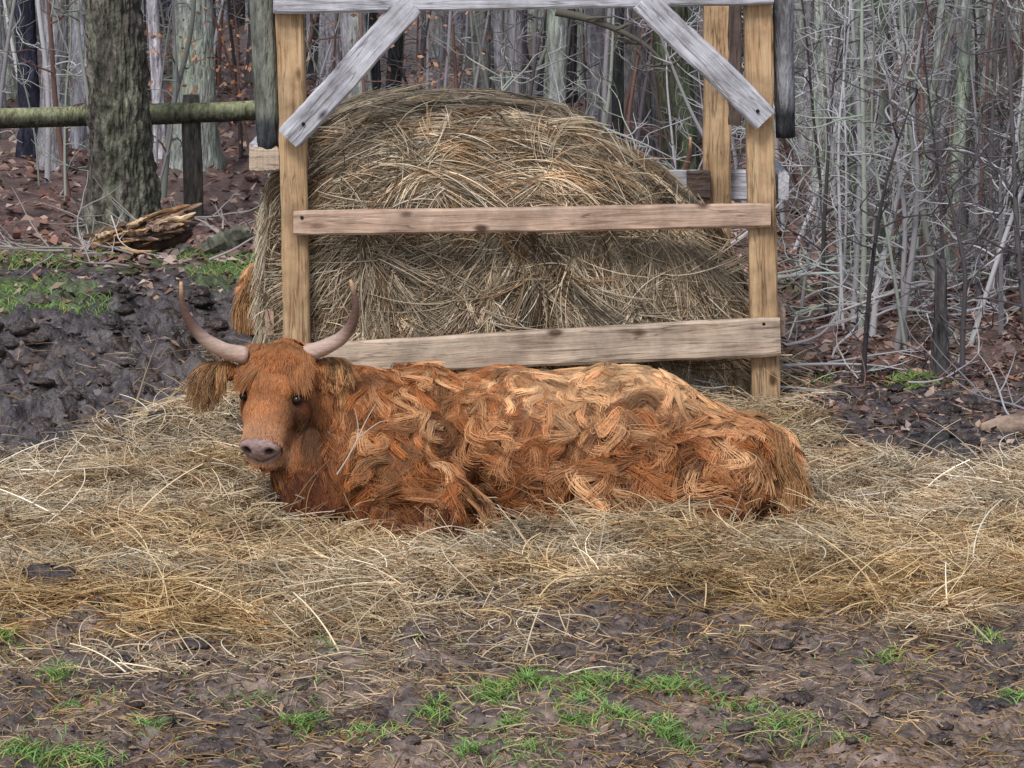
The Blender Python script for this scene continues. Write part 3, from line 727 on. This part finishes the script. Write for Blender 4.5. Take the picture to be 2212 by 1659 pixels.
tree(250,24.2,138,(.17,.15,.13),(.004,0),1.5,1,.2,11,110,240)
tree(118,29,62,(.28,.265,.29),(.01,0),1.2,5,.1)
tree(172,31,42,(.42,.41,.46),(0,0),1.1,6,.0)
tree(55,30,50,(.035,.035,.055),(0,0),1.2,7,.0)
tree(338,30,28,(.58,.55,.6),(0,0),1.1,8,.0)
tree(1472,27.5,84,(.07,.072,.05),(-.05,0),1.25,9,.55)
tree(1385,30,78,(.31,.30,.33),(0,0),1.2,10,.2)
tree(1205,33,52,(.40,.47,.39),(.0,0),1.1,11,.8)
tree(1105,31,58,(.35,.33,.36),(.01,0),1.2,12,.1)
tree(1290,32,55,(.37,.36,.39),(-.01,0),1.2,14,.1)
tree(1810,27,52,(.32,.33,.31),(.01,0),1.2,13,.5)
tree(2062,26,26,(.26,.12,.085),(0,0),1.1,15,.0)
tree(1905,30,48,(.36,.36,.38),(0,0),1.1,16,.3)
tree(2160,28,46,(.25,.24,.25),(-.02,0),1.2,17,.2)
tree(2110,22,22,(.38,.38,.39),(.03,0),1.1,18,.3)
tree(1955,24,24,(.36,.36,.36),(-.03,0),1.1,19,.4)
tree(1760,25,30,(.32,.33,.32),(.02,0),1.1,20,.5)
x,y=G(2018,828); v,f,cs=trunk_geo(x,y,.05,.85,(.085,.075,.08),(.02,0),12,1.5,14,21,.1); mk_mesh('tree_stump',v,f,M_bark,np.array(cs))
v=[];f=[];cs=[];placed=[]
tries=0
while len(placed)<280 and tries<6000:
    tries+=1
    y=28+ (random.random()**1.0)*48; x=random.uniform(-1,1)*(.19*y+2.5)
    if any((x-a)**2+(y-b)**2<.5 for a,b in placed): continue
    placed.append((x,y)); r=random.choice([.05,.07,.10,.13,.18,.24])*random.uniform(.8,1.2)
    cc=random.choice([(.40,.38,.42),(.29,.27,.30),(.50,.49,.54),(.14,.125,.145),(.18,.16,.175),(.34,.36,.33),(.04,.038,.05),(.36,.33,.38)])
    a,b,c=trunk_geo(x,y,r,random.uniform(9,13),cc,(random.gauss(0,.025),random.gauss(0,.02)),9,1.25,18,len(placed),.25)
    o=len(v); v+=a; f+=[tuple(i+o for i in q) for q in b]; cs+=c
for i in range(60):
    y=random.uniform(20,30); x=random.uniform(.085*y+.3,.19*y)
    r=random.choice([.015,.025,.035,.055]); g=random.uniform(.1,.46)
    a,b,c=trunk_geo(x,y,r,random.uniform(5,8),(g,g*random.uniform(.95,1.03),g*.98),(random.gauss(0,.06),random.gauss(0,.03)),8,1.2,16,400+i,.4,.2)
    o=len(v); v+=a; f+=[tuple(k+o for k in q) for q in b]; cs+=c
ft=mk_mesh('forest_trees',v,f,M_bark,np.array(cs))
out=[]
for (x,y) in placed:
    for k in range(5):
        z=random.uniform(1.5,9); a=random.uniform(0,6.28); g=random.uniform(.14,.36)
        branch((x,y,z),(math.cos(a),math.sin(a),.5),random.uniform(1,2.6),.025,1,(g,g*.93,g*1.0),out)
flush('crown_branches',out,ft)
out=[]
pal=[(.38,.36,.38),(.26,.24,.26),(.50,.49,.51),(.34,.36,.31),(.14,.12,.12),(.42,.46,.39),(.22,.13,.11),(.09,.08,.085)]
def sapling(x,y,h,r,n):
    c=random.choice(pal); s=random.uniform(.6,1.15); c=tuple(a*s for a in c)
    z=float(gh(x,y)); d=Vector((random.gauss(0,.12),random.gauss(0,.12),1))
    branch((x,y,z-.05),d,h,r,0,c,out,.09); st=[Vector(p) for p in out[-1][0]]
    for k in range(n):
        u=random.uniform(.1,1)*3.99; i=int(u); p=st[i].lerp(st[i+1],u-i)
        a=random.uniform(0,6.28); branch(p,(math.cos(a),math.sin(a),random.uniform(-.1,1)),random.uniform(.2,.7),r*.35,1,c,out,.45)
for i in range(150):
    y=random.uniform(17.4,27); x=random.uniform(1.75+.02*(y-17),.17*y+.8)
    if y<19 and random.random()<.55: continue
    sapling(x,y,random.uniform(1.2,3.2),random.uniform(.007,.022),13)
for i in range(260):
    y=random.uniform(25.6,44); x=random.uniform(-1,1)*(.17*y+1)
    sapling(x,y,random.uniform(1.2,3.5),random.uniform(.008,.028),8)
for i in range(70):
    y=random.uniform(19.5,26); x=random.uniform(1.3,.16*y)
    a=random.uniform(0,6.28); branch((x,y,.1),(math.cos(a),math.sin(a),.25),random.uniform(.5,1.4),.010,2,random.choice(pal),out,.25)
flush('undergrowth',out)
out=[]
def fb(pts,r,c=(.5,.48,.48)):
    P=resample([W(*p) for p in pts],5); out.append(([tuple(p) for p in P],r,c)); 
    for k in range(5):
        i=random.randint(1,4); branch(P[i],(random.gauss(0,1),random.gauss(0,.3),random.gauss(.2,.5)),random.uniform(.12,.35),r*.5,1,c,out)
fb([(2005,612,19.5),(1900,640,19),(1800,680,18.6),(1690,700,18.2)],.012)
fb([(1680,600,19.5),(1760,590,19.6),(1840,592,19.7),(1900,620,19.9)],.012,(.45,.5,.46))
fb([(1700,745,17.9),(1760,730,18),(1810,690,18.2),(1815,620,18.4)],.010)
fb([(1690,790,17.6),(1800,785,17.7),(1900,790,17.8),(1960,800,17.7)],.010)
fb([(1240,250,20),(1300,275,20),(1390,310,20),(1460,345,20)],.010,(.55,.55,.56))
fb([(1200,25,26),(1290,45,26),(1380,85,26),(1440,140,26)],.035,(.12,.11,.09))
fb([(240,465,22.8),(252,500,22.6),(262,530,22.4),(310,545,22.2)],.006,(.5,.48,.46))
for k in range(26):
    x=random.uniform(1.5,3.2);y=random.uniform(16.2,19.5);a=random.uniform(0,6.28); c=random.choice(pal); branch((x,y,.04),(math.cos(a),math.sin(a),.12),random.uniform(.3,.9),.007,1,c,out,.15)
for k in range(20):
    x=random.uniform(-4,-1.8);y=random.uniform(22.0,25);a=random.uniform(0,6.28); branch((x,y,.05),(math.cos(a),math.sin(a),.12),random.uniform(.3,.9),.010,1,(.36,.32,.31),out,.15)
flush('fallen_branches',out)
out=[]
P=resample([W(728,1025,13.76),W(760,975,13.72),W(790,910,13.72),W(812,872,13.74)],5); out.append(([tuple(p) for p in P],.0038,(.6,.52,.42)))
P=resample([W(768,960,13.72),W(775,930,13.72),W(770,900,13.73),W(765,880,13.74)],5); out.append(([tuple(p) for p in P],.0026,(.6,.52,.42)))
P=resample([W(775,945,13.72),W(800,925,13.7),W(820,912,13.7),W(840,908,13.7)],5); out.append(([tuple(p) for p in P],.0026,(.6,.52,.42)))
P=resample([W(285,895,16.0),W(300,850,16.0),W(320,790,16.0),W(340,735,16.0)],5); out.append(([tuple(p) for p in P],.004,(.36,.28,.2)))
P=resample([W(250,910,16.0),W(290,890,16.0),W(310,820,16.0),W(318,780,16.0)],5); out.append(([tuple(p) for p in P],.003,(.36,.28,.2)))
flush('dry_twigs',out)
# rotten log: split slabs and splinters
v=[];f=[];cs=[]
lg=[([(185,535),(250,508),(330,482),(420,472)],.075,(.16,.10,.06)),([(250,540),(300,528),(380,518),(415,503)],.07,(.10,.065,.05)),([(130,560),(190,554),(240,550),(300,542)],.035,(.45,.26,.12)),([(440,540),(480,520),(520,512),(545,505)],.08,(.13,.13,.10)),([(360,560),(375,545),(395,535),(410,528)],.035,(.38,.32,.3))]
for k in range(60):
    ax=random.uniform(165,350); ay=552-.33*(ax-185)-random.uniform(-14,42); l=random.uniform(35,100); sl_=random.uniform(-.45,.1)
    lg.append(([(ax,ay),(ax+l*.3,ay+sl_*l*.3+random.uniform(-3,3)),(ax+l*.65,ay+sl_*l*.65+random.uniform(-5,5)),(ax+l,ay+sl_*l)],random.uniform(.006,.026),random.choice([(.52,.31,.14),(.40,.23,.11),(.10,.06,.045),(.6,.43,.27),(.28,.19,.15),(.14,.09,.06)])))
for i,(pp,r,c) in enumerate(lg):
    yy=23.15+.03*(i%3) if i<5 else 22.98+.02*(i%9)
    P=resample([W(a,b,yy) for a,b in pp],16)
    a,b=tube(P,[r*(.25+.75*math.sin(math.pi*min(1,max(.05,k/15)))**.5)*random.uniform(.7,1.25) for k in range(16)],8,.45,i%40+3)
    o=len(v); v+=a; f+=[tuple(k+o for k in q) for q in b]
    for k in range(len(a)): cs.append(np.array(c)*(.4+1.2*float(vn((k%8)*1.1,k//8*.5,i%40))))
mk_mesh('rotten_log',v,f,M_rot,np.array(cs),smooth=False)
x,y=G(2120,940); v,f=tube(lin((x,y,.03),(x+1.2,y+.25,.05),14),[.03]+[.05,.06]+[.055]*10+[.04],12,.35,4); mk_mesh('fallen_log',v,f,M_rot,np.array([np.array([.3,.22,.17])*(.4+1.2*float(vn(k*.7,k%12,3))) for k in range(len(v))]))
n=420; cx=rng.choice(3,n); base=np.array([W(480,60,28),W(440,150,28.5),W(890,100,28)])
c=base[cx]+rng.normal(0,1,(n,3))*np.array([.38,.4,.32]); s=.03*rng.uniform(.5,1.2,n)[:,None]
a1=rng.normal(0,1,(n,3)); a1/=np.linalg.norm(a1,axis=1)[:,None]; a2=np.cross(a1,rng.normal(0,1,(n,3))); a2/=np.linalg.norm(a2,axis=1)[:,None]
v=np.stack([c-a1*s,c+a2*s*.6,c+a1*s,c-a2*s*.6],1).reshape(-1,3)
mk_mesh('beech_leaves',v,np.arange(len(v)).reshape(-1,4),M_leaf,np.repeat(np.array([.5,.25,.14])*rng.uniform(.5,1.3,n)[:,None],4,0),smooth=False)
# ---------------- light
w=bpy.data.worlds.new('World'); sc.world=w; w.use_nodes=True; N=w.node_tree.nodes; bg=N['Background']
sky=N.new('ShaderNodeTexSky'); sky.sky_type='NISHITA'; sky.sun_disc=False; sky.sun_elevation=math.radians(52); sky.sun_rotation=math.radians(200)
hs=N.new('ShaderNodeHueSaturation'); hs.inputs['Saturation'].default_value=.5
w.node_tree.links.new(sky.outputs[0],hs.inputs['Color']); w.node_tree.links.new(hs.outputs[0],bg.inputs['Color']); bg.inputs['Strength'].default_value=.15
sl=bpy.data.lights.new('sun','SUN'); sl.energy=2.6; sl.angle=math.radians(16); sl.color=(1,.975,.95)
so=bpy.data.objects.new('sun',sl); sc.collection.objects.link(so)
el,az=math.radians(52),math.radians(200)
d=Vector((math.sin(az)*math.cos(el),math.cos(az)*math.cos(el),math.sin(el)))
so.rotation_euler=d.to_track_quat('Z','Y').to_euler(); so.location=(0,0,20)
sc.view_settings.view_transform='Standard'; sc.view_settings.look='None'; sc.view_settings.exposure=0
cd=bpy.data.cameras.new('camera'); cam=bpy.data.objects.new('camera',cd); sc.collection.objects.link(cam); sc.camera=cam
cam.location=(0,0,CAMZ); cam.rotation_euler=(math.pi/2-TILT,0,0); cd.sensor_width=36; cd.lens=FPX/2212*36; cd.clip_end=1500; cd.clip_start=.1
